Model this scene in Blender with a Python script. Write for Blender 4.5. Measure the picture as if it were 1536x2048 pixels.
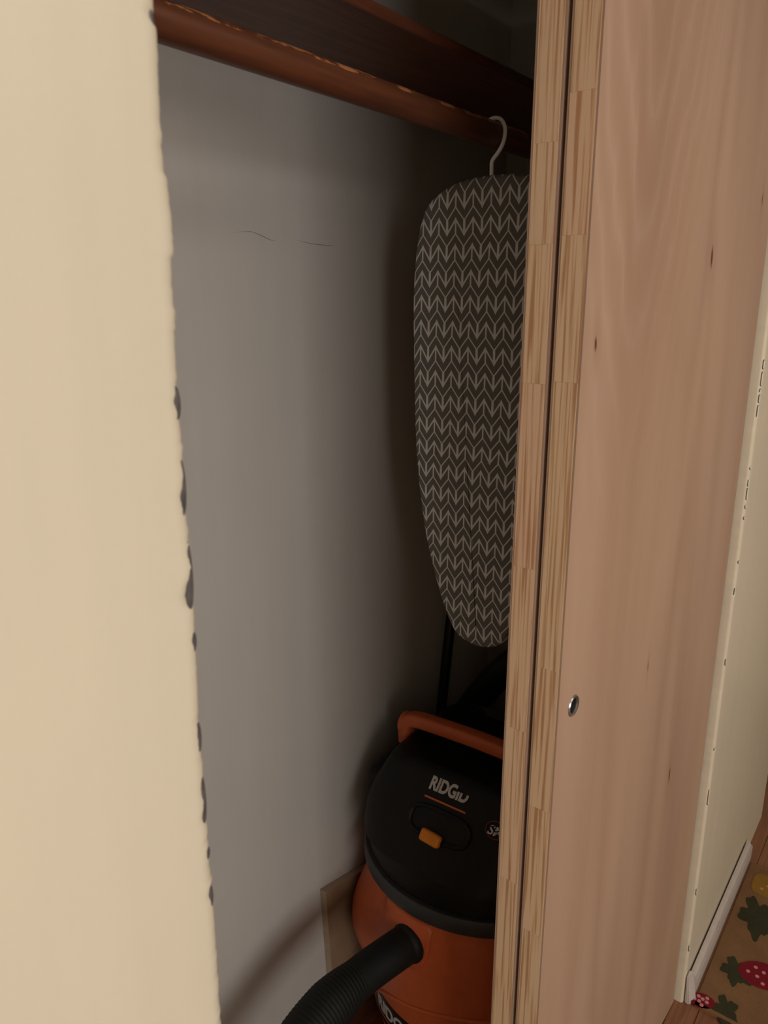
import bpy, bmesh, math, random
from mathutils import Vector, Matrix, noise
for o in list(bpy.data.objects): bpy.data.objects.remove(o)
S = bpy.context.scene
COL = S.collection
R = math.radians
random.seed(4)

# ------------------------------------------------------------ camera
# +X runs along the closet front, +Y into the closet, +Z up. Metres.
YAW, PITCH = R(36.55), R(15.3)
cd = bpy.data.cameras.new('camera'); cam = bpy.data.objects.new('camera', cd); COL.objects.link(cam)
cd.sensor_fit = 'VERTICAL'; cd.sensor_height = 36; cd.sensor_width = 27
cd.lens = 1551/2048*36
cam.location = (0, -0.30, 1.585)
H = Vector((math.cos(YAW), math.sin(YAW), 0))
F = H*math.cos(PITCH) - Vector((0, 0, 1))*math.sin(PITCH)
cam.rotation_euler = F.to_track_quat('-Z', 'Y').to_euler()
cd.clip_start = 0.02
cd.dof.use_dof = True; cd.dof.focus_distance = 1.25; cd.dof.aperture_fstop = 14.0
S.camera = cam

# ------------------------------------------------------------ world, lights, exposure
w = bpy.data.worlds.new('world'); S.world = w; w.use_nodes = True
w.node_tree.nodes['Background'].inputs[0].default_value = (0.9, 0.88, 0.85, 1)
w.node_tree.nodes['Background'].inputs[1].default_value = 0.05
def area(name, loc, target, sx, sy, power, color):
    l = bpy.data.lights.new(name, 'AREA'); l.shape = 'RECTANGLE'; l.size = sx; l.size_y = sy
    l.energy = power; l.color = color
    o = bpy.data.objects.new(name, l); COL.objects.link(o); o.location = loc
    o.rotation_euler = (Vector(target)-Vector(loc)).to_track_quat('-Z', 'Y').to_euler()
    return o
area('window_light', (-1.2, -2.95, 1.5), (-1.2, 0, 1.5), 2.1, 1.4, 60, (1.0, 0.975, 0.95))
area('ceiling_lamp_light', (0.9, -1.3, 2.40), (0.9, -1.3, 0), 1.0, 0.8, 13, (1.0, 0.92, 0.80))
S.view_settings.view_transform = 'Standard'
S.view_settings.look = 'None'
S.view_settings.gamma = 1
S.view_settings.use_curve_mapping = False
S.view_settings.exposure = -0.12

# ------------------------------------------------------------ helpers
def tag(o, label=None, cat=None, group=None, kind=None):
    if label: o['label'] = label
    if cat: o['category'] = cat
    if group: o['group'] = group
    if kind: o['kind'] = kind
    return o
def obj(name, bm, mat, parent=None, smooth=False, kind=None):
    me = bpy.data.meshes.new(name)
    bmesh.ops.recalc_face_normals(bm, faces=bm.faces)
    bm.to_mesh(me); bm.free()
    for m in (mat if isinstance(mat, (list, tuple)) else [mat]): me.materials.append(m)
    if smooth:
        for p in me.polygons: p.use_smooth = True
        try: me.set_sharp_from_angle(angle=R(38))
        except Exception: pass
    o = bpy.data.objects.new(name, me); COL.objects.link(o)
    if parent: o.parent = parent
    if kind: o['kind'] = kind
    return o
def empty(name, loc=(0, 0, 0), rz=0):
    o = bpy.data.objects.new(name, None); COL.objects.link(o); o.location = loc; o.rotation_euler = (0, 0, rz)
    o.empty_display_size = 0.05
    return o
def box(bm, x0, x1, y0, y1, z0, z1, bev=0, seg=2):
    r = bmesh.ops.create_cube(bm, size=1)
    vs = r['verts']
    for v in vs:
        v.co = Vector((x0+(v.co.x+.5)*(x1-x0), y0+(v.co.y+.5)*(y1-y0), z0+(v.co.z+.5)*(z1-z0)))
    if bev:
        es = list({e for v in vs for e in v.link_edges})
        bmesh.ops.bevel(bm, geom=es, offset=bev, segments=seg, affect='EDGES', profile=0.6)
def bx(*a, **k):
    bm = bmesh.new(); box(bm, *a, **k); return bm
def lathe(prof, n=64, cx=0, cy=0, a0=0):
    bm = bmesh.new(); rings = []
    for r, z in prof:
        if r < 1e-5: rings.append([bm.verts.new((cx, cy, z))])
        else: rings.append([bm.verts.new((cx+r*math.cos(2*math.pi*i/n), cy+r*math.sin(2*math.pi*i/n), z)) for i in range(n)])
    for A, B in zip(rings, rings[1:]):
        for i in range(n):
            j = (i+1) % n
            if len(A) == 1 and len(B) == 1: continue
            if len(A) == 1: bm.faces.new((A[0], B[j], B[i]))
            elif len(B) == 1: bm.faces.new((A[i], A[j], B[0]))
            else: bm.faces.new((A[i], A[j], B[j], B[i]))
    return bm
def catmull(P, n):
    P = [Vector(p) for p in P]; Q = [2*P[0]-P[1]]+P+[2*P[-1]-P[-2]]; out = []
    for i in range(1, len(Q)-2):
        for k in range(n):
            t = k/n; a, b, c, d = Q[i-1:i+3]
            out.append(.5*((2*b)+(c-a)*t+(2*a-5*b+4*c-d)*t*t+(3*b-a-3*c+d)*t**3))
    out.append(P[-1]); return out
def tube(P, rad, n=16, bm=None, cap=True):
    bm = bm or bmesh.new(); rings = []
    P = [Vector(p) for p in P]
    up = None
    for i, p in enumerate(P):
        t = (P[min(i+1, len(P)-1)]-P[max(i-1, 0)]).normalized()
        if up is None:
            up = t.orthogonal().normalized()
        up = (up-t*up.dot(t)).normalized(); s = t.cross(up)
        r = rad(i/(len(P)-1)) if callable(rad) else (rad[i] if isinstance(rad, list) else rad)
        rings.append([bm.verts.new(p+up*r*math.cos(2*math.pi*k/n)+s*r*math.sin(2*math.pi*k/n)) for k in range(n)])
    for A, B in zip(rings, rings[1:]):
        for k in range(n): bm.faces.new((A[k], A[(k+1) % n], B[(k+1) % n], B[k]))
    if cap: bm.faces.new(rings[0][::-1]); bm.faces.new(rings[-1])
    return bm
def text_bm(body, size, extrude=0.0004, offset=0.0, shear=0.0, align='LEFT', space=1.0):
    c = bpy.data.curves.new('text', 'FONT'); c.body = body; c.size = size; c.extrude = extrude
    c.offset = offset; c.shear = shear; c.align_x = align; c.space_character = space
    t = bpy.data.objects.new('text', c); COL.objects.link(t)
    bpy.context.view_layer.update()
    me = bpy.data.meshes.new_from_object(t.evaluated_get(bpy.context.evaluated_depsgraph_get()))
    bm = bmesh.new(); bm.from_mesh(me)
    bpy.data.objects.remove(t); bpy.data.curves.remove(c); bpy.data.meshes.remove(me)
    return bm

# ------------------------------------------------------------ materials
class NT:
    def __init__(s, name, rough=.6, spec=.3, metal=0):
        s.m = bpy.data.materials.new(name); s.m.use_nodes = True; s.t = s.m.node_tree
        s.b = s.t.nodes['Principled BSDF']
        s.b.inputs['Roughness'].default_value = rough
        s.b.inputs['Specular IOR Level'].default_value = spec
        s.b.inputs['Metallic'].default_value = metal
    def n(s, t, **k):
        x = s.t.nodes.new(t)
        for a, v in k.items(): setattr(x, a, v)
        return x
    def l(s, a, b): s.t.links.new(a, b)
    def setv(s, inp, v):
        if isinstance(v, (int, float)): inp.default_value = v
        elif isinstance(v, tuple): inp.default_value = v
        else: s.l(v, inp)
    def math(s, op, a, b=0.0, c=0.0):
        x = s.n('ShaderNodeMath', operation=op)
        s.setv(x.inputs[0], a); s.setv(x.inputs[1], b); s.setv(x.inputs[2], c)
        return x.outputs[0]
    def coord(s, out='Object'): return s.n('ShaderNodeTexCoord').outputs[out]
    def mapping(s, v, scale=(1, 1, 1), loc=(0, 0, 0), rot=(0, 0, 0)):
        x = s.n('ShaderNodeMapping'); s.l(v, x.inputs[0]); x.inputs['Scale'].default_value = scale
        x.inputs['Rotation'].default_value = rot
        s.setv(x.inputs['Location'], loc); return x.outputs[0]
    def noise(s, v, scale, detail=4, rough=.5, dist=0):
        x = s.n('ShaderNodeTexNoise'); s.l(v, x.inputs['Vector']); x.inputs['Scale'].default_value = scale
        x.inputs['Detail'].default_value = detail; x.inputs['Roughness'].default_value = rough
        x.inputs['Distortion'].default_value = dist; return x.outputs['Fac']
    def ramp(s, f, stops):
        x = s.n('ShaderNodeValToRGB'); s.l(f, x.inputs[0]); e = x.color_ramp.elements
        while len(e) < len(stops): e.new(.5)
        for i, (p, c) in enumerate(stops): e[i].position = p; e[i].color = (*c, 1) if len(c) == 3 else c
        return x.outputs[0]
    def mix(s, f, a, b, mode='MIX'):
        x = s.n('ShaderNodeMix', data_type='RGBA', blend_type=mode); s.setv(x.inputs[0], f)
        for i, v in ((6, a), (7, b)):
            s.setv(x.inputs[i], (*v, 1) if isinstance(v, tuple) and len(v) == 3 else v)
        return x.outputs[2]
    def bump(s, h, strength=.2, dist=.002):
        x = s.n('ShaderNodeBump'); s.l(h, x.inputs['Height']); x.inputs['Strength'].default_value = strength
        x.inputs['Distance'].default_value = dist; s.l(x.outputs[0], s.b.inputs['Normal'])
    def col(s, c): s.setv(s.b.inputs['Base Color'], (*c, 1) if isinstance(c, tuple) else c)
def lin(r, g, b):
    f = lambda c: ((c/255+.055)/1.055)**2.4 if c > 10 else c/255/12.92
    return (f(r), f(g), f(b))
def plain(name, c, rough=.5, spec=.3, metal=0, var=.08, scale=20, bump=0):
    t = NT(name, rough, spec, metal); v = t.coord()
    f = t.noise(v, scale, 5)
    t.col(t.ramp(f, [(.3, tuple(x*(1-var) for x in c)), (.7, tuple(min(1, x*(1+var)) for x in c))]))
    if bump: t.bump(t.noise(v, scale*6, 3), bump)
    return t.m

def paint(name, c, var=.03, bump=.15, streak=True):
    t = NT(name, .42, .35); v = t.coord()
    a = t.noise(v, 2.5, 4); b = t.noise(t.mapping(v, (9, 9, .6)), 3, 4)
    f = t.math('ADD', t.math('MULTIPLY', a, .6), t.math('MULTIPLY', b, .4))
    t.col(t.ramp(f, [(.35, tuple(x*(1-var*1.6) for x in c)), (.65, tuple(x*(1+var) for x in c))]))
    t.bump(t.math('ADD', t.noise(v, 12, 3), t.math('MULTIPLY', t.noise(v, 160, 3), .25)), bump, .004)
    return t.m
M = {}
M['cream'] = paint('cream_wall_paint', lin(226, 216, 194))
M['inner'] = paint('closet_wall_paint', lin(198, 193, 186))
M['bead'] = plain('worn_metal_bead', lin(112, 110, 112), .45, .5, .5, .3, 120)
M['white'] = plain('white_painted_moulding', lin(205, 196, 190), .5, .3, 0, .06, 30, .1)
M['ceil'] = plain('ceiling_paint', lin(225, 220, 208), .8, .1)
M['roomwall'] = plain('room_wall_paint', lin(215, 205, 180), .6, .2)

def veneer():
    t = NT('plywood_veneer', .55, .3); v = t.coord()
    sx = t.n('ShaderNodeSeparateXYZ'); t.l(v, sx.inputs[0]); X, Z = sx.outputs[0], sx.outputs[2]
    # slow cathedral figure: heavily stretched noise thresholded in soft bands
    n1 = t.noise(t.mapping(v, (1.0, 1.0, .16)), 3.6, 2, .4, .5)
    band = t.math('PINGPONG', t.math('MULTIPLY', n1, 9.0), 1.0)
    n2 = t.noise(t.mapping(v, (1.5, 1, .10)), 9, 4, .5)
    n3 = t.noise(t.mapping(v, (1, 1, .03)), 160, 3, .6)
    f = t.math('ADD', t.math('ADD', t.math('MULTIPLY', band, .30), t.math('MULTIPLY', n2, .5)), t.math('MULTIPLY', n3, .22))
    c = t.ramp(f, [(.25, lin(172, 140, 120)), (.5, lin(184, 152, 131)), (.8, lin(192, 162, 141))])
    # cathedral arches, opening upwards
    wx = t.math('ADD', t.math('SUBTRACT', X, .142), t.math('MULTIPLY', t.math('SUBTRACT', t.noise(t.mapping(v, (2, 1, .8)), 3, 2), .5), .06))
    arch = t.math('SUBTRACT', Z, t.math('MULTIPLY', t.math('POWER', t.math('ADD', t.math('MULTIPLY', wx, wx), .0002), .62), 4.6))
    arch = t.math('ADD', arch, t.math('MULTIPLY', t.noise(t.mapping(v, (3, 1, 1)), 5, 3), .16))
    saw = t.math('FRACT', t.math('MULTIPLY', arch, 7.0))
    fade = t.math('MULTIPLY', t.math('SUBTRACT', Z, 1.25), 2.2); fade.node.use_clamp = True
    side = t.math('SUBTRACT', 1.15, t.math('MULTIPLY', t.math('ABSOLUTE', wx), 4.6)); side.node.use_clamp = True
    fade = t.math('MULTIPLY', fade, side)
    saw = t.math('POWER', t.math('SINE', t.math('MULTIPLY', saw, 3.14159)), .8)
    c = t.mix(t.math('MULTIPLY', t.math('MULTIPLY', saw, fade), .62), c, lin(162, 127, 104))
    blot = t.noise(t.mapping(v, (1, 1, .4)), 2.2, 3)
    c = t.mix(t.math('MULTIPLY', t.math('SUBTRACT', blot, .42), 1.4), c, lin(188, 156, 124))
    for kx, kz, rx, rz in ((.424, 1.646, .006, .020), (.0345, 1.536, .004, .011), (.661, 1.748, .003, .011), (.498, .728, .004, .02), (.32, 1.02, .0015, .012)):
        dx = t.math('DIVIDE', t.math('SUBTRACT', X, kx), rx); dz = t.math('DIVIDE', t.math('SUBTRACT', Z, kz), rz)
        dx = t.math('ADD', dx, t.math('MULTIPLY', dz, .25))
        d = t.math('SQRT', t.math('ADD', t.math('MULTIPLY', dx, dx), t.math('MULTIPLY', dz, dz)))
        k = t.math('SUBTRACT', 1.0, d); k.node.use_clamp = True
        halo = t.math('SUBTRACT', 1.0, t.math('MULTIPLY', d, .22)); halo.node.use_clamp = True
        c = t.mix(t.math('MULTIPLY', halo, .35), c, lin(158, 116, 92))
        k2 = t.math('MULTIPLY', k, 1.6); k2.node.use_clamp = True
        c = t.mix(k2, c, lin(96, 58, 40))
    t.col(c); t.bump(n3, .06, .001); return t.m
M['veneer'] = veneer()
def pine():
    t = NT('pine_edge', .6, .25); v = t.coord()
    oi = t.n('ShaderNodeObjectInfo')
    cx = t.n('ShaderNodeCombineXYZ'); t.l(t.math('MULTIPLY', oi.outputs['Random'], 37.0), cx.inputs[1]); t.l(t.math('MULTIPLY', oi.outputs['Random'], 11.0), cx.inputs[2])
    m = t.mapping(v, (1, 1, .022)); t.l(cx.outputs[0], m.node.inputs['Location'])
    g = t.noise(m, 250, 1.5, .4, .3)
    fine = t.noise(m, 700, 2)
    f = t.math('ADD', t.math('MULTIPLY', g, .85), t.math('MULTIPLY', fine, .15))
    c = t.ramp(f, [(.36, lin(196, 154, 120)), (.45, lin(220, 184, 150)), (.52, lin(236, 208, 180))])
    hue = t.mix(oi.outputs['Random'], lin(255, 240, 230), lin(252, 245, 230))
    t.col(t.mix(1.0, c, hue, 'MULTIPLY')); t.bump(g, .08, .001); return t.m
M['pine'] = pine()
M['core'] = plain('door_core', lin(120, 92, 68), .8, .1)

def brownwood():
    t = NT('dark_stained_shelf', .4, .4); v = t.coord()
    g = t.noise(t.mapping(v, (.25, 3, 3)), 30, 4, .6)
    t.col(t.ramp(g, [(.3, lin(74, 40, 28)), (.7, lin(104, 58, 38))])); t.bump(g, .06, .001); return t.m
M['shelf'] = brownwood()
def rodmat():
    t = NT('worn_varnished_rod', .42, .35); v = t.coord()
    g = t.noise(t.mapping(v, (.2, 3, 3)), 35, 4, .6)
    c = t.ramp(g, [(.3, lin(80, 46, 30)), (.7, lin(106, 60, 38))])
    # varnish rubbed away along the top of the rod where hangers slid
    sx = t.n('ShaderNodeSeparateXYZ'); t.l(v, sx.inputs[0])
    side = t.n('ShaderNodeMapRange'); t.l(sx.outputs[2], side.inputs[0])
    side.inputs[1].default_value = .003; side.inputs[2].default_value = .0095
    wn = t.noise(t.mapping(v, (.45, 1, 1), (3.2, 0, 0)), 34, 6, .68)
    k = t.math('MULTIPLY', t.math('SUBTRACT', t.math('MULTIPLY', side.outputs[0], wn), .485), 22.0); k.node.use_clamp = True
    t.col(t.mix(k, c, lin(178, 118, 76))); t.bump(t.math('SUBTRACT', 1.0, k), .15, .0008); return t.m
M['rod'] = rodmat()

def chevron():
    t = NT('chevron_cotton', .85, .15); v = t.coord()
    sx = t.n('ShaderNodeSeparateXYZ'); t.l(v, sx.inputs[0])
    wob = t.math('MULTIPLY', t.math('SUBTRACT', t.noise(v, 5, 2), .5), .010)
    P, V = .0305, .0392
    y = t.math('ADD', sx.outputs[1], wob)
    z = t.math('ADD', sx.outputs[2], t.math('MULTIPLY', t.math('SUBTRACT', t.noise(t.mapping(v, (1, 1, 1), (4, 4, 4)), 4, 2), .5), .012))
    u = t.math('DIVIDE', y, P)
    fr = t.math('SUBTRACT', t.math('FRACT', u), .5)
    tr = t.math('MULTIPLY', t.math('ABSOLUTE', fr), 2.0)      # 1 at a peak, 0 in a valley
    one = t.math('SUBTRACT', 1.0, tr)
    q = t.math('DIVIDE', z, V)
    def zig(amp, off, w, grow):
        s = t.math('ADD', t.math('ADD', q, t.math('MULTIPLY', one, amp)), off)
        d = t.math('ABSOLUTE', t.math('SUBTRACT', t.math('FRACT', t.math('ADD', s, .5)), .5))
        # broader at the points
        edge = t.math('POWER', t.math('MULTIPLY', t.math('ABSOLUTE', t.math('SUBTRACT', tr, .5)), 2.0), 6.0)
        return t.math('LESS_THAN', d, t.math('ADD', w, t.math('MULTIPLY', edge, grow)))
    thick = zig(.58, 0.0, .062, .03)
    thin = zig(.50, .55, .040, .0)
    # peak stem: from the thick peak down to the thin peak
    qf = t.math('FRACT', t.math('SUBTRACT', 1000.0, q))       # 0 at the thick peak, growing downwards
    near_peak = t.math('LESS_THAN', t.math('SUBTRACT', 1.0, tr), .085)
    stem1 = t.math('MULTIPLY', near_peak, t.math('LESS_THAN', qf, .55))
    # valley stem: from the thin valley (1.05) to the thick valley (1.58) below it
    qv = t.math('FRACT', t.math('SUBTRACT', t.math('SUBTRACT', 1000.0, q), .05))
    near_val = t.math('LESS_THAN', tr, .13)
    stem2 = t.math('MULTIPLY', near_val, t.math('LESS_THAN', qv, .53))
    k = t.math('MAXIMUM', t.math('MAXIMUM', thick, thin), t.math('MAXIMUM', stem1, stem2))
    weave = t.noise(v, 900, 2)
    a = t.ramp(weave, [(.3, lin(104, 102, 98)), (.7, lin(118, 115, 110))])
    b = t.ramp(weave, [(.3, lin(212, 209, 206)), (.7, lin(226, 223, 220))])
    t.col(t.mix(k, a, b)); t.bump(weave, .15, .0006); return t.m
M['chevron'] = chevron()
M['hook'] = plain('white_coated_wire', lin(240, 240, 248), .35, .5)
M['blackmetal'] = plain('black_metal', lin(22, 21, 22), .4, .4)
M['black'] = plain('black_plastic', lin(15, 12, 12), .5, .28, 0, .1, 60, .05)
M['lidband'] = plain('sheen_grey_plastic', lin(58, 58, 58), .5, .4, 0, .08, 60, .05)  # lid skirt: its reflected light is painted in as a paler grey
M['hose'] = plain('black_hose_plastic', lin(24, 24, 22), .6, .25, 0, .1, 60)
M['orange'] = plain('orange_plastic', lin(202, 98, 54), .42, .4, 0, .05, 40, .03)
M['amber'] = plain('amber_plastic', lin(222, 128, 30), .4, .4, 0, .04, 40)
M['badge'] = plain('grey_white_print', lin(206, 200, 196), .5, .3)
M['stripe'] = plain('orange_print', lin(214, 112, 62), .5, .3)
M['redring'] = plain('dull_red_print', lin(150, 52, 44), .5, .3)
M['decal'] = plain('black_decal', lin(26, 20, 20), .35, .4)
M['pole'] = plain('black_pole', lin(18, 17, 18), .35, .4)
M['boardwood'] = plain('bare_brown_board', lin(150, 124, 98), .7, .2, 0, .15, 14)
M['boardedge'] = plain('pale_board_edge', lin(180, 158, 134), .7, .2, 0, .1, 30)
M['steel'] = plain('brushed_steel', lin(176, 174, 172), .28, .5, .9, .05, 200)
M['cupdark'] = plain('dark_cup', lin(58, 54, 60), .4, .5, .2)
def floorwood():
    t = NT('oak_floor', .4, .4); v = t.coord(); oi = t.n('ShaderNodeObjectInfo')
    g = t.noise(t.mapping(v, (2, 40, 2)), 3, 5, .6)
    c = t.ramp(g, [(.3, lin(124, 82, 58)), (.7, lin(160, 112, 82))])
    t.col(t.mix(t.math('MULTIPLY', oi.outputs['Random'], .35), c, lin(110, 70, 50))); return t.m
M['floor'] = floorwood()
def rugmat(name, c, var=.25):
    t = NT(name, .95, .05); v = t.coord(); n = t.noise(v, 260, 4, .7); b = t.noise(v, 14, 3)
    f = t.math('ADD', t.math('MULTIPLY', n, .6), t.math('MULTIPLY', b, .4))
    t.col(t.ramp(f, [(.3, tuple(x*(1-var) for x in c)), (.7, tuple(x*(1+var) for x in c))])); t.bump(n, .6, .002); return t.m
M['rug'] = rugmat('tan_pile', lin(130, 98, 70))
M['leaf'] = rugmat('dark_green_pile', lin(62, 62, 46))
M['berry'] = rugmat('red_pile', lin(122, 34, 46), .2)
M['dot'] = rugmat('pink_pile', lin(206, 140, 140), .1)
M['gold'] = rugmat('gold_pile', lin(148, 112, 52), .15)

# ------------------------------------------------------------ the setting
FLOOR = 0.0; CEIL = 2.44; BACK = .625; ENDX = 1.72; HEAD = 2.20
# hand-measured waviness of the plastered left corner: (height, outermost x)
SIL=[(1.7087,0.2449),(1.7049,0.2448),(1.7011,0.2431),(1.6983,0.2449),(1.6937,0.2456),(1.6859,0.2454),(1.6818,0.2447),(1.6759,0.2447),(1.6679,0.2445),(1.6496,0.2442),(1.6403,0.2441),(1.6378,0.2458),(1.6290,0.2464),(1.6204,0.2468),(1.6095,0.2467),(1.6051,0.2466),(1.6028,0.2450),(1.5939,0.2444),(1.5872,0.2447),(1.5804,0.2447),(1.5723,0.2452),(1.5708,0.2438),(1.5620,0.2437),(1.5454,0.2431),(1.5418,0.2434),(1.5388,0.2419),(1.5339,0.2430),(1.5260,0.2435),(1.5136,0.2437),(1.4997,0.2441),(1.4911,0.2418),(1.4859,0.2423),(1.4751,0.2436),(1.4656,0.2444),(1.4619,0.2434),(1.4533,0.2450),(1.4487,0.2440),(1.4449,0.2413),(1.4387,0.2392),(1.4348,0.2402),(1.4302,0.2441),(1.4176,0.2437),(1.4137,0.2427),(1.4092,0.2434),(1.3919,0.2430),(1.3845,0.2430),(1.3655,0.2419),(1.3610,0.2418),(1.3548,0.2420),(1.3520,0.2422),(1.3311,0.2426),(1.3254,0.2415),(1.3177,0.2427),(1.3092,0.2416),(1.3057,0.2410),(1.3022,0.2425),(1.2921,0.2428),(1.2823,0.2425),(1.2738,0.2425),(1.2631,0.2432),(1.2554,0.2419),(1.2475,0.2432),(1.2226,0.2432),(1.1935,0.2430),(1.1572,0.2423)]
SIL = sorted(SIL)
def silx(z):
    if z <= SIL[0][0] or z >= SIL[-1][0]:
        return .2458+.0009*noise.noise(Vector((0, 0, z*28)))+.0006*noise.noise(Vector((3, 0, z*90)))
    for (a, xa), (b, xb) in zip(SIL, SIL[1:]):
        if a <= z <= b: return .0026+.0009*noise.noise(Vector((1, 0, z*170)))+.0005*noise.noise(Vector((5, 0, z*420)))+xa+(xb-xa)*(z-a)/(b-a+1e-9)
def corner_wall(name, xfar, xc, sgn, zs, edge, r, label=None, chips=()):
    """wall slab whose free corner is a rounded, uneven plaster edge. sgn=+1: the opening lies at +x"""
    bm = bmesh.new(); cols = []
    K = 9
    for z in zs:
        e = edge(z); chip = any(a <= z <= b for a, b in chips)
        row = [bm.verts.new((xfar, .14, z)), bm.verts.new((xfar, 0, z))]
        for i in range(1, 5):
            row.append(bm.verts.new((xfar+(e-sgn*r-sgn*.03-xfar)*i/4, 0, z)))
        for k in range(K):
            a = math.pi/2*k/(K-1); rr = r
            if chip and 1 <= k <= 4: rr = r-.0016
            x = e-sgn*r+sgn*rr*math.sin(a); y = r-rr*math.cos(a)
            row.append(bm.verts.new((x, y, z)))
        row.append(bm.verts.new((e-sgn*.0006, .05, z))); row.append(bm.verts.new((e-sgn*.0006, .14, z)))
        cols.append((row, z))
    for (A, za), (B, zb) in zip(cols, cols[1:]):
        zm = (za+zb)/2; chip = any(a <= zm <= b for a, b in chips)
        n = len(A)
        for i in range(n):
            j = (i+1) % n
            f = bm.faces.new((A[i], A[j], B[j], B[i]))
            if chip and 7 <= i <= 9: f.material_index = 1
    bm.faces.new(cols[0][0]); bm.faces.new(cols[-1][0][::-1])
    o = obj(name, bm, [M['cream'], M['bead']], smooth=True, kind='structure')
    return o
zs = [0, .3, .6, .8]+[.9+i*.0015 for i in range(int(.9/.0015))]+[1.85, HEAD]
corner_wall('wall_front_left', -3.0, .243, 1, zs, silx, .012)
# metal corner bead that shows wherever the plaster has broken away
bm = bmesh.new()
for zb0, zb1, xb in ((1.690, 1.706, .2441), (1.528, 1.546, .2440), (1.480, 1.512, .2438), (1.429, 1.470, .2443), (1.406, 1.419, .2438), (1.346, 1.367, .2426), (1.300, 1.335, .2428), (1.278, 1.287, .2429), (1.244, 1.262, .2431), (1.10, 1.12, .243), (.98, 1.0, .243)):
    prev = None; NZ = 8
    for q_ in range(NZ+1):
        t_ = q_/NZ; xe = xb+.0003-.0028*(1-math.sin(math.pi*t_)**.5); z_ = zb0+(zb1-zb0)*t_
        bp = [(xe-.004+.004*math.sin(math.pi/2*k/6), .0014+.004-.004*math.cos(math.pi/2*k/6)) for k in range(7)]+[(xe, .03), (xe-.005, .03), (xe-.006, .0016)]
        row = [bm.verts.new((x, y, z_)) for x, y in bp]
        if prev:
            for i in range(len(row)):
                j = (i+1) % len(row); bm.faces.new((prev[i], prev[j], row[j], row[i]))
        else: bm.faces.new(row[::-1])
        prev = row
    bm.faces.new(prev)
bo = obj('corner_bead', bm, M['bead'], smooth=True); bo.parent = bpy.data.objects['wall_front_left']
CH = [(1.4625, 1.4787), (1.4314, 1.4561), (1.4195, 1.4259), (1.4001, 1.4149), (1.373, 1.3945), (1.2729, 1.2777), (1.2386, 1.2534), (1.2139, 1.2367), (1.196, 1.202), (1.174, 1.179), (1.084, 1.0892), (1.0168, 1.0316), (0.8641, 0.8775), (0.664, 0.6723), (0.5334, 0.5706), (0.3008, 0.3168), (0.1458, 0.1626)]
zs = [0, .05]+[.06+i*.0022 for i in range(int(1.5/.0022))]+[1.7, HEAD]
corner_wall('wall_front_right', 2.42, 1.575, -1, zs, lambda z: 1.575+.0012*noise.noise(Vector((7, 0, z*14)))+.0006*noise.noise(Vector((9, 0, z*60))), .007, chips=CH)
obj('wall_front_header', bx(-3.0, 2.42, 0, .14, HEAD, CEIL), M['cream'], kind='structure')
obj('wall_closet_back', bx(-.2, ENDX+.1, BACK, BACK+.1, 0, CEIL), M['inner'], kind='structure')
obj('wall_closet_left', bx(-.2, -.1, .14, BACK, 0, CEIL), M['inner'], kind='structure')
obj('wall_closet_right', bx(ENDX, ENDX+.1, .14, BACK, 0, CEIL), M['inner'], kind='structure')
obj('wall_left', bx(-3.0, -2.9, -3.1, .14, 0, CEIL), M['roomwall'], kind='structure')
obj('wall_right', bx(3.3, 3.4, -3.1, .14, 0, CEIL), M['roomwall'], kind='structure')
obj('wall_front_far', bx(2.42, 3.3, .04, .14, 0, CEIL), M['roomwall'], kind='structure')
obj('wall_rear', bx(-3.0, 3.4, -3.2, -3.1, 0, CEIL), M['roomwall'], kind='structure')
obj('ceiling', bx(-3.0, 3.4, -3.2, BACK+.1, CEIL, CEIL+.08), M['ceil'], kind='structure')
# window in the rear wall that lets the daylight in
win = obj('window_1', bx(-2.35, -.05, -3.1, -3.07, .75, 2.25), M['white'], kind='structure')
# floor: boards
fl = obj('floor', bx(-3.0, 3.4, -3.2, BACK+.1, -.06, -.012), M['core'], kind='structure')
pw = .057
for i in range(26):
    y0 = -.72+i*pw
    if y0+pw > .14: break
    for (x0, x1) in ((.3+.13*(i % 3), 1.45+.21*(i % 4)), (1.45+.21*(i % 4), 3.25)):
        obj('floor_board', bx(x0+.0006, x1-.0006, y0+.0006, y0+pw-.0006, -.012, 0, bev=.0008, seg=1), M['floor'], fl)
obj('closet_floor', bx(-.1, ENDX, .14, BACK, -.012, 0), M['shelf'], fl)  # deep shade by the hose is put into the floor's dark colour
obj('room_floor', bx(-2.9, 3.3, -3.1, -.72, -.012, 0), M['floor'], fl)

# skirting at the foot of the right wall (comes slightly away from the wall at its top)
bm = bmesh.new()
prof = [(0, 0), (-.016, 0), (-.016, .045), (-.013, .064), (-.007, .073), (-.002, .073)]
L, Rr = [], []
for y, z in prof:
    L.append(bm.verts.new((1.60, y-.001-z*.02, z))); Rr.append(bm.verts.new((2.19+(0 if z < .05 else -.02), y-.001-z*.02, z)))
for i in range(len(prof)):
    j = (i+1) % len(prof); bm.faces.new((L[i], L[j], Rr[j], Rr[i]))
bm.faces.new(L[::-1]); bm.faces.new(Rr)
obj('baseboard_front', bm, M['white'], kind='structure')
bm = bmesh.new()
A = [(1.578, -.013, 0), (1.604, -.024, 0), (1.604, -.004, 0), (1.580, -.002, 0)]
B = [(1.574, -.004, .078), (1.596, -.012, .082), (1.596, -.002, .082), (1.576, -.001, .078)]
a = [bm.verts.new(p) for p in A]; b = [bm.verts.new(p) for p in B]
for i in range(4): bm.faces.new((a[i], a[(i+1) % 4], b[(i+1) % 4], b[i]))
bm.faces.new(a[::-1]); bm.faces.new(b)
bmesh.ops.bevel(bm, geom=list(bm.edges), offset=.002, segments=2, affect='EDGES')
obj('trim_1', bm, M['white'], smooth=True, kind='structure')

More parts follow.
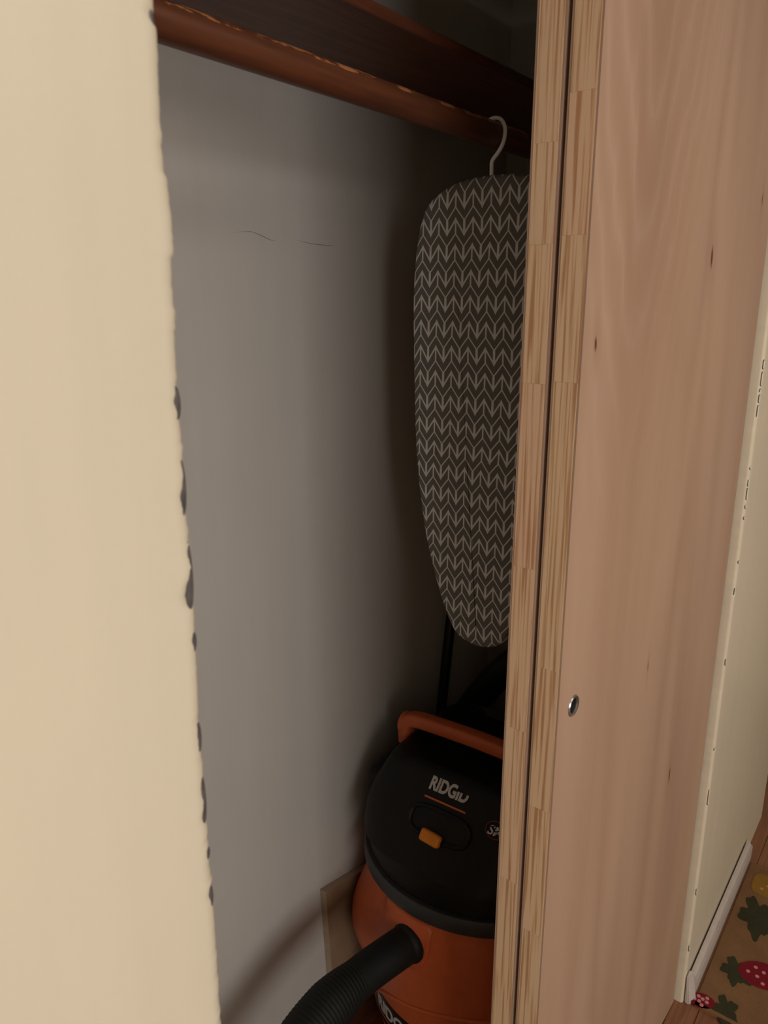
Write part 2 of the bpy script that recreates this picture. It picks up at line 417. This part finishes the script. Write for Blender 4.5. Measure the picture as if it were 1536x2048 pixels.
# small crack lines in the back wall plaster
M['crack'] = plain('plaster_crack', lin(126, 120, 112), .9, .1)
bwall = bpy.data.objects['wall_closet_back']
for P in ([(.862, 1.683), (.90, 1.687), (.925, 1.682), (.945, 1.677), (.958, 1.678)], [(1.0, 1.681), (1.04, 1.677), (1.09, 1.676), (1.10, 1.678)]):
    obj('plaster_crack', tube(catmull([(x, BACK, z) for x, z in P], 4), lambda s: -.0+.0005*math.sin(math.pi*min(1, max(0.05, s))), 6), M['crack'], bwall)

# ------------------------------------------------------------ sliding doors
def cutpull(o, x, z, y, parent):
    bm = bmesh.new(); bmesh.ops.create_cone(bm, cap_ends=True, segments=48, radius1=.0112, radius2=.0112, depth=.03)
    bmesh.ops.rotate(bm, verts=bm.verts, matrix=Matrix.Rotation(math.pi/2, 3, 'X'))
    bmesh.ops.translate(bm, verts=bm.verts, vec=(x, y, z))
    c = obj('cutter', bm, M['core'], parent)
    md = o.modifiers.new('b', 'BOOLEAN'); md.object = c; md.operation = 'DIFFERENCE'; md.solver = 'EXACT'
    bpy.context.view_layer.update()
    me = bpy.data.meshes.new_from_object(o.evaluated_get(bpy.context.evaluated_depsgraph_get()))
    o.modifiers.clear(); o.data = me; bpy.data.objects.remove(c)
def door(name, loc, cuts, pull):
    W, T, HT = .725, .0355, 2.165
    d = empty(name, loc, R(-2.35)); d['kind'] = 'structure'
    v = .0028
    fp = obj('face_panel', bx(0.0004, W, 0, v, .004, HT), M['veneer'], d)
    obj('back_panel', bx(0.0004, W, T-v, T, .004, HT), M['veneer'], d)
    core = obj('door_core', bx(.031, W, v, T-v, .004, HT), M['core'], d)
    zz = [.004]+sorted(cuts)+[HT]
    for a, b in zip(zz, zz[1:]):
        obj('edge_block', bx(0, .031, v, T-v, a+.00006, b-.00006), M['pine'], d)
    if pull:
        px, pz = pull
        cutpull(fp, px, pz, 0, d); cutpull(core, px, pz, .005, d)
        bm = lathe([(0, .0098), (.0102, .0098), (.0104, .009), (.0104, .001), (.0110, -.0012), (.0135, -.0020), (.0150, -.0004), (.0150, .0004)], 48)
        for q in bm.verts: q.co = Vector((px+q.co.x, q.co.z-.0002, pz+q.co.y))
        p = obj('finger_pull', bm, M['steel'], d, smooth=True)
        bm = lathe([(0, .0093), (.0085, .0091), (.0100, .0075), (.01025, .0010), (.01035, .0010), (.01035, .0095), (0, .0097)], 40)
        for q in bm.verts: q.co = Vector((px+q.co.x, q.co.z-.0002, pz+q.co.y))
        obj('pull_cup', bm, M['cupdark'], p)
    return d
d1 = door('door_1', (.84, .0475, 0), [1.795, 1.653, 1.494, 1.134, .93, .73, .4], (.0435, 1.071))
d2 = door('door_2', (.842, .0885, 0), [1.75, 1.645, 1.49, 1.261, 1.034, .795, .45], None)
obj('door_track', bx(.25, 1.57, .03, .13, 2.175, HEAD), M['blackmetal'], bpy.data.objects['wall_front_header'])

# ------------------------------------------------------------ shelf and rod
sh = obj('closet_shelf', bx(-.1, ENDX, .345, BACK, 1.919, 1.934, bev=.0015, seg=1), M['shelf'])
tag(sh, 'dark brown stained shelf high across the closet above the rod', 'shelf')
RY, RZ, RR = .315, 1.8205, .0175
rd = empty('closet_rod', (0, RY, RZ))
tag(rd, 'reddish brown round wooden rod with worn patches below the shelf', 'closet rod')
n = 40; bm = bmesh.new()
P = [(-.1+(ENDX+.1)*i/60, 0, 0) for i in range(61)]
bm = tube(P, RR, 32)
obj('pole', bm, M['rod'], rd, smooth=True)
for x, s in ((-.1, 1), (ENDX, -1)):
    bm = bmesh.new(); box(bm, min(x, x+s*.018), max(x, x+s*.018), -.04, .04, -.04, .05, bev=.004)
    obj('rod_bracket', bm, M['shelf'], rd)

# ------------------------------------------------------------ ironing board hanging on the rod
ib = empty('ironing_board', (1.10, .310, 1.001))
tag(ib, 'grey ironing board with white chevron print hanging from the closet rod', 'ironing board')
ctl = [(.000, .000), (.004, .022), (.014, .042), (.040, .0605), (.104, .087), (.201, .1145), (.333, .1335), (.461, .1395), (.568, .1425), (.63, .1405), (.690, .1325), (.725, .119), (.745, .095), (.757, .066), (.7625, .033), (.764, .0)]
cc = catmull([(w_, 0, z) for z, w_ in ctl], 5)
out = [(-p.x, p.z) for p in cc]+[(p.x, p.z) for p in reversed(cc[1:-1])]
out = [(y, z) for y, z in out]
N = len(out)
def inset(pts, d):
    r = []
    for i in range(N):
        p0, p1 = Vector(pts[i-1]), Vector(pts[(i+1) % N]); t = (p1-p0).normalized(); nn = Vector((-t.y, t.x))
        c = Vector((0, .4)); p = Vector(pts[i])
        if (c-p).dot(nn) < 0: nn = -nn
        r.append(p+nn*d)
    return r
bm = bmesh.new(); rings = []
for d, x in ((.010, .016), (.003, .0155), (.0005, .012), (0, .004), (.0008, -.003), (.003, -.0065), (.007, -.0085), (.016, -.0095), (.035, -.0100)):
    rings.append([bm.verts.new((x, p[0], p[1])) for p in inset(out, d)])
for A, B in zip(rings, rings[1:]):
    for i in range(N):
        j = (i+1) % N; bm.faces.new((A[i], A[j], B[j], B[i]))
bm.faces.new(rings[0]); bm.faces.new(rings[-1])
obj('cover', bm, M['chevron'], ib, smooth=True)
# hook: wire from the board's top up and over the rod
oy, oz = .310, 1.001
RT = RR+.0035
hk = [(.3155, 1.758), (.3155, 1.772), (.3150, 1.7840), (.3060, 1.7945), (.2985, 1.8060), (.2955, 1.8180), (.2965, 1.8290), (.3020, 1.8380), (.3100, 1.8418), (.3200, 1.8412), (.3300, 1.8350), (.3350, 1.8280)]
hk = [(0, y-oy, z-oz) for y, z in hk]
obj('hook', tube(catmull(hk, 6), .0030, 12), M['hook'], ib, smooth=True)
# folded black legs and frame on the far side of the board
bm = bmesh.new()
tube([(.020, -.09, .66), (.020, -.10, .50), (.020, -.07, .20), (.020, 0, .08), (.020, .07, .20), (.020, .10, .50), (.020, .09, .66), (.020, 0, .70), (.020, -.09, .66)], .005, 10, bm, cap=False)
obj('frame', bm, M['blackmetal'], ib, smooth=True)
for z0 in (.17, .52):
    P = catmull([(.024, -.085, z0), (.034, -.085, z0+.02), (.036, -.08, z0+.16), (.036, -.05, z0+.185), (.036, .05, z0+.185), (.036, .08, z0+.16), (.034, .085, z0+.02), (.024, .085, z0)], 5)
    obj('leg', tube(P, .006, 10), M['blackmetal'], ib, smooth=True)

# ------------------------------------------------------------ shop vacuum
VX, VY = 1.246, .364
va = empty('shop_vacuum', (VX, VY, 0))
tag(va, 'orange and black drum shop vacuum on the closet floor with an orange handle', 'vacuum')
DR = [(0, .045), (.20, .045), (.214, .055), (.232, .12), (.240, .20), (.2415, .214), (.2425, .222), (.243, .232), (.2435, .242), (.2455, .30), (.2450, .37), (.240, .43), (.232, .475), (.10, .475), (0, .475)]
DD = []
for a, b in zip(DR, DR[1:]):
    n_ = max(1, int(abs(b[1]-a[1])/.012))
    for k in range(n_): DD.append((a[0]+(b[0]-a[0])*k/n_, a[1]+(b[1]-a[1])*k/n_))
DD.append(DR[-1])
bm = lathe(DD, 144)
for q in bm.verts:
    if math.hypot(q.co.x, q.co.y) > .2:
        a = math.degrees(math.atan2(q.co.y, q.co.x)); g = math.exp(-((a-129)/19)**4)*math.exp(-((q.co.z-.315)/.075)**2)
        s_ = 1+.032*g/.245; q.co.x *= s_; q.co.y *= s_
drum = obj('drum', bm, M['orange'], va, smooth=True)
def drumr(z):
    for (a, za), (b, zb) in zip(DR[1:], DR[2:]):
        if za <= z <= zb and zb > za: return a+(b-a)*(z-za)/(zb-za)
    return .24
for k in range(4):
    a = R(45+90*k); x, y = .19*math.cos(a), .19*math.sin(a)
    bm = lathe([(0, -.012), (.018, -.012), (.022, -.009), (.022, .009), (.018, .012), (0, .012)], 24)
    for q in bm.verts: q.co = Vector((x+q.co.z, y+q.co.x, .022+q.co.y))
    c = obj('caster', bm, M['black'], va, smooth=True)
    obj('caster_fork', bx(x-.016, x+.016, y-.012, y+.012, .043, .06, bev=.002), M['black'], c)
lid = obj('lid', lathe([(0, .472), (.236, .470), (.2455, .471), (.249, .477), (.249, .497), (.246, .503), (.2405, .506), (.239, .535), (.234, .560), (.222, .578), (.18, .585), (0, .585)], 96), M['black'], va, smooth=True)
obj('lid_band', lathe([(.240, .4695), (.2475, .4695), (.2505, .474), (.2505, .498), (.2475, .5035), (.240, .5035), (.240, .4695)], 96), M['lidband'], lid, smooth=True)
# motor housing: loft of rounded rectangles with a sloping front
def section(xf, xb, wy, z, r, n=8):
    pts = []
    for (cx, cy, a0) in ((xb-r, wy-r, 0), (xf+r, wy-r, 90), (xf+r, -wy+r, 180), (xb-r, -wy+r, 270)):
        for k in range(n+1):
            a = R(a0+90*k/n); pts.append((cx+r*math.cos(a), cy+r*math.sin(a), z))
    return pts
def loft(secs):
    bm = bmesh.new(); rings = [[bm.verts.new(p) for p in s] for s in secs]; n = len(rings[0])
    for A, B in zip(rings, rings[1:]):
        for i in range(n): bm.faces.new((A[i], A[(i+1) % n], B[(i+1) % n], B[i]))
    bm.faces.new(rings[0][::-1]); bm.faces.new(rings[-1]); return bm
SL = .667
def xf(z): return 1.020+(z-.575)*SL-VX
secs = [section(xf(.56), .20, .205, .56, .14), section(xf(.60), .18, .198, .60, .10), section(xf(.64), .16, .184, .64, .07), section(xf(.68), .145, .165, .68, .05),
        section(xf(.70), .14, .155, .700, .045), section(xf(.708)+.004, .135, .148, .709, .05), section(xf(.715)+.012, .13, .135, .713, .05), section(xf(.70)+.05, .12, .10, .700, .04)]
hs = obj('motor_housing', loft(secs), M['black'], va, smooth=True)
# carrying handle
bm = bmesh.new()
def hsec(c, t, hw, hh):
    n_ = Vector((1, 0, 0)); b_ = t.cross(n_).normalized(); out_ = []
    for k in range(24):
        a = 2*math.pi*k/24; x = hw*math.copysign(abs(math.cos(a))**.55, math.cos(a)); y = hh*math.copysign(abs(math.sin(a))**.55, math.sin(a))
        out_.append(bm.verts.new(c+n_*x+b_*y))
    return out_
hp = catmull([(-.046, .165, .685), (-.046, .166, .712), (-.046, .160, .732), (-.046, .142, .742), (-.046, .10, .7455), (-.046, 0, .748), (-.046, -.10, .7455), (-.046, -.142, .742), (-.046, -.160, .732), (-.046, -.166, .712), (-.046, -.165, .685)], 5)
rg_ = [hsec(p, (hp[min(i+1, len(hp)-1)]-hp[max(i-1, 0)]).normalized(), .0165, .0150) for i, p in enumerate(hp)]
for A, B in zip(rg_, rg_[1:]):
    for k in range(24): bm.faces.new((A[k], A[(k+1) % 24], B[(k+1) % 24], B[k]))
bm.faces.new(rg_[0][::-1]); bm.faces.new(rg_[-1])
obj('handle', bm, M['orange'], va, smooth=True)
for s in (1, -1):
    bm = lathe([(0, -.007), (.022, -.007), (.025, -.004), (.025, .004), (.022, .007), (0, .007)], 32)
    for q in bm.verts: q.co = Vector((-.040+q.co.x, s*(.160+.012)+q.co.z, .722+q.co.y))
    obj('handle_pivot', bm, M['orange'], va, smooth=True)
# frame of the sloping front face: local axes u (to the viewer's right, -y), w (up the slope)
nrm = Vector((-math.cos(math.atan(SL)), 0, math.sin(math.atan(SL))))
uax = Vector((0, -1, 0)); wax = uax.cross(nrm); wax = wax if wax.z > 0 else -wax
def onface(bm, y, z, lift=.0008, rot=0):
    o = Vector((xf(z), y, z))+nrm*lift
    c, s = math.cos(rot), math.sin(rot)
    for q in bm.verts:
        a, b = q.co.x*c-q.co.y*s, q.co.x*s+q.co.y*c
        q.co = o+uax*a+wax*b+nrm*q.co.z
    return bm
zt = .676
bm = text_bm('RIDGID', .044, .0004, .0017, .12)
xs = [v.co.x for v in bm.verts]; k = .084/(max(xs)-min(xs)); x0 = min(xs)
for v in bm.verts: v.co.x = (v.co.x-x0)*k; v.co.y = v.co.y*.78+.008
# the upper half of the last two letters is cut away
for a in (0,):
    geom = [g for g in bm.verts[:]+bm.edges[:]+bm.faces[:]]
    bmesh.ops.bisect_plane(bm, geom=geom, plane_co=(.060, .0225, 0), plane_no=(0, 1, 0))
    dl = [f for f in bm.faces if f.calc_center_median().y > .0224 and f.calc_center_median().x > .0575]
    bmesh.ops.delete(bm, geom=dl, context='FACES')
obj('brand_lettering', onface(bm, .402-VY, zt), M['badge'], hs)
obj('brand_underline', onface(bx(-.003, .087, -.0095, -.0062, 0, .0006), .402-VY, zt), M['stripe'], hs)
bm = text_bm('SM', .024, .0004, .0004, .25)
obj('emblem_lettering', onface(bm, .265-VY, .656, .0016), M['badge'], hs)
bm = bmesh.new()
tube([(.019*math.cos(R(a)), .015*math.sin(R(a)), 0) for a in range(40, 331, 10)], .0008, 6, bm)
obj('emblem_ring', onface(bm, .250-VY, .664, .0016), M['redring'], hs)
# latch pocket with amber tongue
bm = bmesh.new()
P = []
for k in range(48):
    a = 2*math.pi*k/48; c, s = math.cos(a), math.sin(a)
    P.append((.064*math.copysign(abs(c)**.6, c), .026*math.copysign(abs(s)**.7, s), 0))
P.append(P[0]); P.append(P[1])
tube(P, .0045, 8, bm, cap=False)
obj('latch_rim', onface(bm, -.006, .636, .000), M['black'], hs, smooth=True)
bm = bmesh.new(); box(bm, -.022, .022, -.012, .012, -.006, .010, bev=.0075, seg=4)
obj('latch_tongue', onface(bm, .001, .615, .003, R(-4)), M['amber'], hs, smooth=True)
# clamp latch on the side of the lid
for s in (1, -1):
    bm = bmesh.new(); box(bm, -.125, -.03, min(s*.15, s*.212), max(s*.15, s*.212), .565, .648, bev=.02, seg=4)
    obj('lid_clamp', bm, M['black'], va, smooth=True)
# moulded vents on the housing front, right of the lettering
for i in range(4):
    P = [(.012*i+.03*math.cos(R(a)), .03*math.sin(R(a)), 0) for a in range(-80, 20, 10)]
    obj('vent_rib', onface(tube(P, .0015, 6), .27-VY, .690-.004*i, .001), M['black'], hs, smooth=True)
# hose port boss and collar on the drum
def cyl(bm_pts, a0, z0, lift):  # (s along circumference to the viewer's right, t up) -> drum surface
    out_ = []
    for s_, t_ in bm_pts:
        z = z0+t_; r = drumr(z)+lift; a = a0+s_/.245
        out_.append(Vector((r*math.cos(a), r*math.sin(a), z)))
    return out_
AP = math.atan2(.392-VY, 1.0-VX)          # direction of the port from the drum's axis
bm = bmesh.new()
sh_ = [(-.062, .055), (.050, .055), (.058, .045), (.052, -.010), (.040, -.042), (.018, -.056), (-.02, -.056), (-.05, -.03), (-.066, .04)]
def dens(P, n):
    r = []
    for i in range(len(P)):
        a, b = P[i], P[(i+1) % len(P)]
        for k in range(n): r.append((a[0]+(b[0]-a[0])*k/n, a[1]+(b[1]-a[1])*k/n))
    return r
sh_ = dens(sh_, 3)
v0 = [bm.verts.new(p) for p in cyl(sh_, AP, .402, -.002)]
v1 = [bm.verts.new(p) for p in cyl([(a*.97, b*.97) for a, b in sh_], AP, .402, .0045)]
v2 = [bm.verts.new(p) for p in cyl([(a*.93, b*.93) for a, b in sh_], AP, .402, .0062)]
v3 = [bm.verts.new(p) for p in cyl([(a*.45, b*.45) for a, b in sh_], AP, .402, .0066)]
m = len(v0)
for A, B in ((v0, v1), (v1, v2), (v2, v3)):
    for i in range(m): bm.faces.new((A[i], A[(i+1) % m], B[(i+1) % m], B[i]))
bm.faces.new(v3)
obj('port_boss', bm, M['orange'], va, smooth=True)
def hosepath():
    return catmull([(1.012, .383, .399), (.96, .397, .3975), (.90, .413, .393), (.82, .425, .386), (.73, .427, .368), (.62, .42, .325), (.50, .41, .26), (.38, .40, .19), (.31, .38, .095), (.24, .37, .05), (.14, .37, .045)], 60)
HP = [Vector(p)-Vector((VX, VY, 0)) for p in hosepath()]
L_ = [0]
for a, b in zip(HP, HP[1:]): L_.append(L_[-1]+(b-a).length)
cuff = [p for p, l in zip(HP, L_) if l < .150]; cl = [l for l in L_ if l < .150]
def cr(l):
    if l < .012: return .0385
    if l < .020: return .0385-(l-.012)*.4
    if l < .10: return .0353
    return .0353-.0*(l-.1)
obj('hose_cuff', tube(cuff, [cr(l) for l in cl], 32), M['hose'], va, smooth=True)
rest = [p for p, l in zip(HP, L_) if l > .13]; rl = [l for l in L_ if l > .13]
obj('hose', tube(rest, [(.034+.0095*min(1, max(0, (l-.13)/.07))**.8)+.0004*math.sin(l/.0075*2*math.pi) for l in rl], 28), M['hose'], va, smooth=True)
# printed band low on the drum
AR = [math.radians(a) for a in (140, 153, 164, 176, 184, 192, 203, 214, 232, 250)]
ZR = [.150, .204, .232, .250, .260, .268, .274, .277, .270, .24]
rp = catmull([((drumr(z)+.0005)*math.cos(a), (drumr(z)+.0005)*math.sin(a), z) for a, z in zip(AR, ZR)], 6)
obj('moulded_rib', tube(rp, .0045, 12), M['orange'], drum, smooth=True)
def bandpt(s_, t_, lift, a0, z0):
    z = z0+t_; r = drumr(z)+lift; a = a0+s_/.245
    return Vector((r*math.cos(a), r*math.sin(a), z))
AL = math.atan2(.49-VY, 1.04-VX)
bm = bmesh.new(); cols = []
for i in range(41):
    s_ = -.03+.26*i/40
    cols.append([bm.verts.new(bandpt(s_, t_, .0009, AL, .15)) for t_ in (-.03, -.01, .01, .03, .049)])
for A, B in zip(cols, cols[1:]):
    for i in range(4): bm.faces.new((A[i], B[i], B[i+1], A[i+1]))
bb = obj('drum_decal', bm, M['decal'], va)
bm = text_bm('RIDGID', .050, .0003, .0012, .1)
xs = [v.co.x for v in bm.verts]; x0 = min(xs); k = .135/(max(xs)-x0)
for v in bm.verts: v.co = bandpt((v.co.x-x0)*k, v.co.y-.004, .0016+v.co.z, AL, .155)
obj('decal_lettering', bm, M['badge'], bb)
bm = bmesh.new(); cols = []
for i in range(31):
    s_ = -.005+.145*i/30
    cols.append([bm.verts.new(bandpt(s_, t_, .0018, AL, .15)) for t_ in (-.012, -.008)])
for A, B in zip(cols, cols[1:]): bm.faces.new((A[0], B[0], B[1], A[1]))
obj('decal_stripe', bm, M['stripe'], bb)

# ------------------------------------------------------------ things behind the vacuum
wd = empty('vacuum_wand', (1.50, .56, 0))
tag(wd, 'thick black tube slanting up behind the vacuum handle', 'tube')
pts = [(1.475, .60-.030, .45), (1.46, .545, .60), (1.43, .46, .74), (1.40, .36, .86), (1.385, .28, .955)]
pts = [Vector(p)-Vector((1.50, .56, 0)) for p in pts]
obj('tube', tube(catmull(pts, 6), .033, 24), M['pole'], wd, smooth=True)
bm = tube([Vector((1.478, .570, .035))-Vector((1.50, .56, 0)), pts[0], pts[0]+(pts[1]-pts[0])*.15], .034, 24)
obj('tube_collar', bm, M['black'], wd, smooth=True)
bm = bmesh.new(); box(bm, -.10, .09, -.045, .045, 0, .04, bev=.012, seg=3)
obj('floor_nozzle', bm, M['black'], wd, smooth=True)
sk = empty('leaning_pole', (1.38, .57, 0))
tag(sk, 'thin black pole leaning upright in the closet below the ironing board', 'pole')
a, b = Vector((1.362, .6055, 0)), Vector((1.527, .608, 1.03))
o_ = Vector((1.38, .57, 0))
obj('shaft', tube([a+(b-a)*t/10-o_ for t in range(11)], .0125, 16), M['pole'], sk, smooth=True)
obj('cap', tube([b-o_, b-o_+(b-a).normalized()*.02], [.0135, .010], 16), M['black'], sk, smooth=True)

# bare board leaning against the back wall, left of the vacuum
bd = empty('wooden_board', (1.02, .618, 0))
tag(bd, 'thin bare brown board standing against the closet wall left of the vacuum', 'board')
bm = bmesh.new()
Pf = [(.024, 0), (.15, 0), (.15, .350), (.0, .384)]
f0 = [bm.verts.new((x, -.010, z)) for x, z in Pf]; f1 = [bm.verts.new((x, .006, z)) for x, z in Pf]
bm.faces.new(f0); bm.faces.new(f1[::-1])
for i in range(4):
    fc = bm.faces.new((f0[i], f0[(i+1) % 4], f1[(i+1) % 4], f1[i]))
    if i in (2, 3): fc.material_index = 1
obj('plank', bm, [M['boardwood'], M['boardedge']], bd)

# ------------------------------------------------------------ rug with fruit pattern
rg = empty('rug', (1.575, -.03, 0))
tag(rg, 'tan rug with red strawberries and dark green leaves by the skirting', 'rug')
def slab(P, z0, z1, wob=0):
    bm = bmesh.new()
    lo_ = [bm.verts.new((x, y, z0)) for x, y in P]; hi_ = [bm.verts.new((x, y, z1)) for x, y in P]
    for i in range(len(P)): bm.faces.new((lo_[i], lo_[(i+1) % len(P)], hi_[(i+1) % len(P)], hi_[i]))
    bm.faces.new(lo_[::-1]); bm.faces.new(hi_); return bm
def rel(P): return [(x-1.575, y+.03) for x, y in P]
obj('rug_pile', slab(rel([(1.592, -.024), (1.575, -.80), (2.17, -.80), (2.17, -.024)]), .0006, .007), M['rug'], rg)
obj('rug_border', slab(rel([(1.582, -.024), (1.565, -.80), (1.575, -.80), (1.592, -.024)]), .0006, .0085), M['rug'], rg)
def blob(cx, cy, rx, ry, n=40, lob=0, amp=0, rot=0, sq=1):
    P = []
    for i in range(n):
        a = 2*math.pi*i/n; r = 1+amp*math.sin(lob*a)+.5*amp*math.sin((2*lob+1)*a+1)
        x = rx*r*math.copysign(abs(math.cos(a))**sq, math.cos(a)); y = ry*r*math.copysign(abs(math.sin(a))**sq, math.sin(a))
        P.append((cx+x*math.cos(rot)-y*math.sin(rot), cy+x*math.sin(rot)+y*math.cos(rot)))
    return P
def motif(name, P, m, z1=.0085): return obj(name, slab(rel(P), .006, z1), M[m], rg)
for (cx, cy, s) in ((1.762, -.135, .95), (1.602, -.036, .48), (1.95, -.33, 1.1), (1.70, -.42, 1)):
    motif('strawberry', blob(cx, cy, .044*s, .058*s, rot=R(20)), 'berry')
    for k in range(7):
        a = k*2.4; r = .036*s*math.sqrt((k+.5)/7)
        motif('strawberry_seed', blob(cx+r*math.cos(a), cy+r*math.sin(a), .0045, .0045, 10), 'dot', .0095)
for (cx, cy, rx, ry) in ((1.737, -.080, .040, .030), (1.606, -.088, .040, .024), (1.95, -.085, .07, .04), (1.96, -.24, .06, .04), (1.80, -.36, .05, .04)):
    motif('leaf', blob(cx, cy, rx, ry, 60, 5, .22, R(15)), 'leaf', .0082)
motif('yellow_square', blob(2.09, -.085, .045, .042, 40, sq=.5), 'gold')
for k in range(3): motif('yellow_seed', blob(2.07+.02*k, -.07-.012*k, .004, .004, 10), 'dot', .0095)
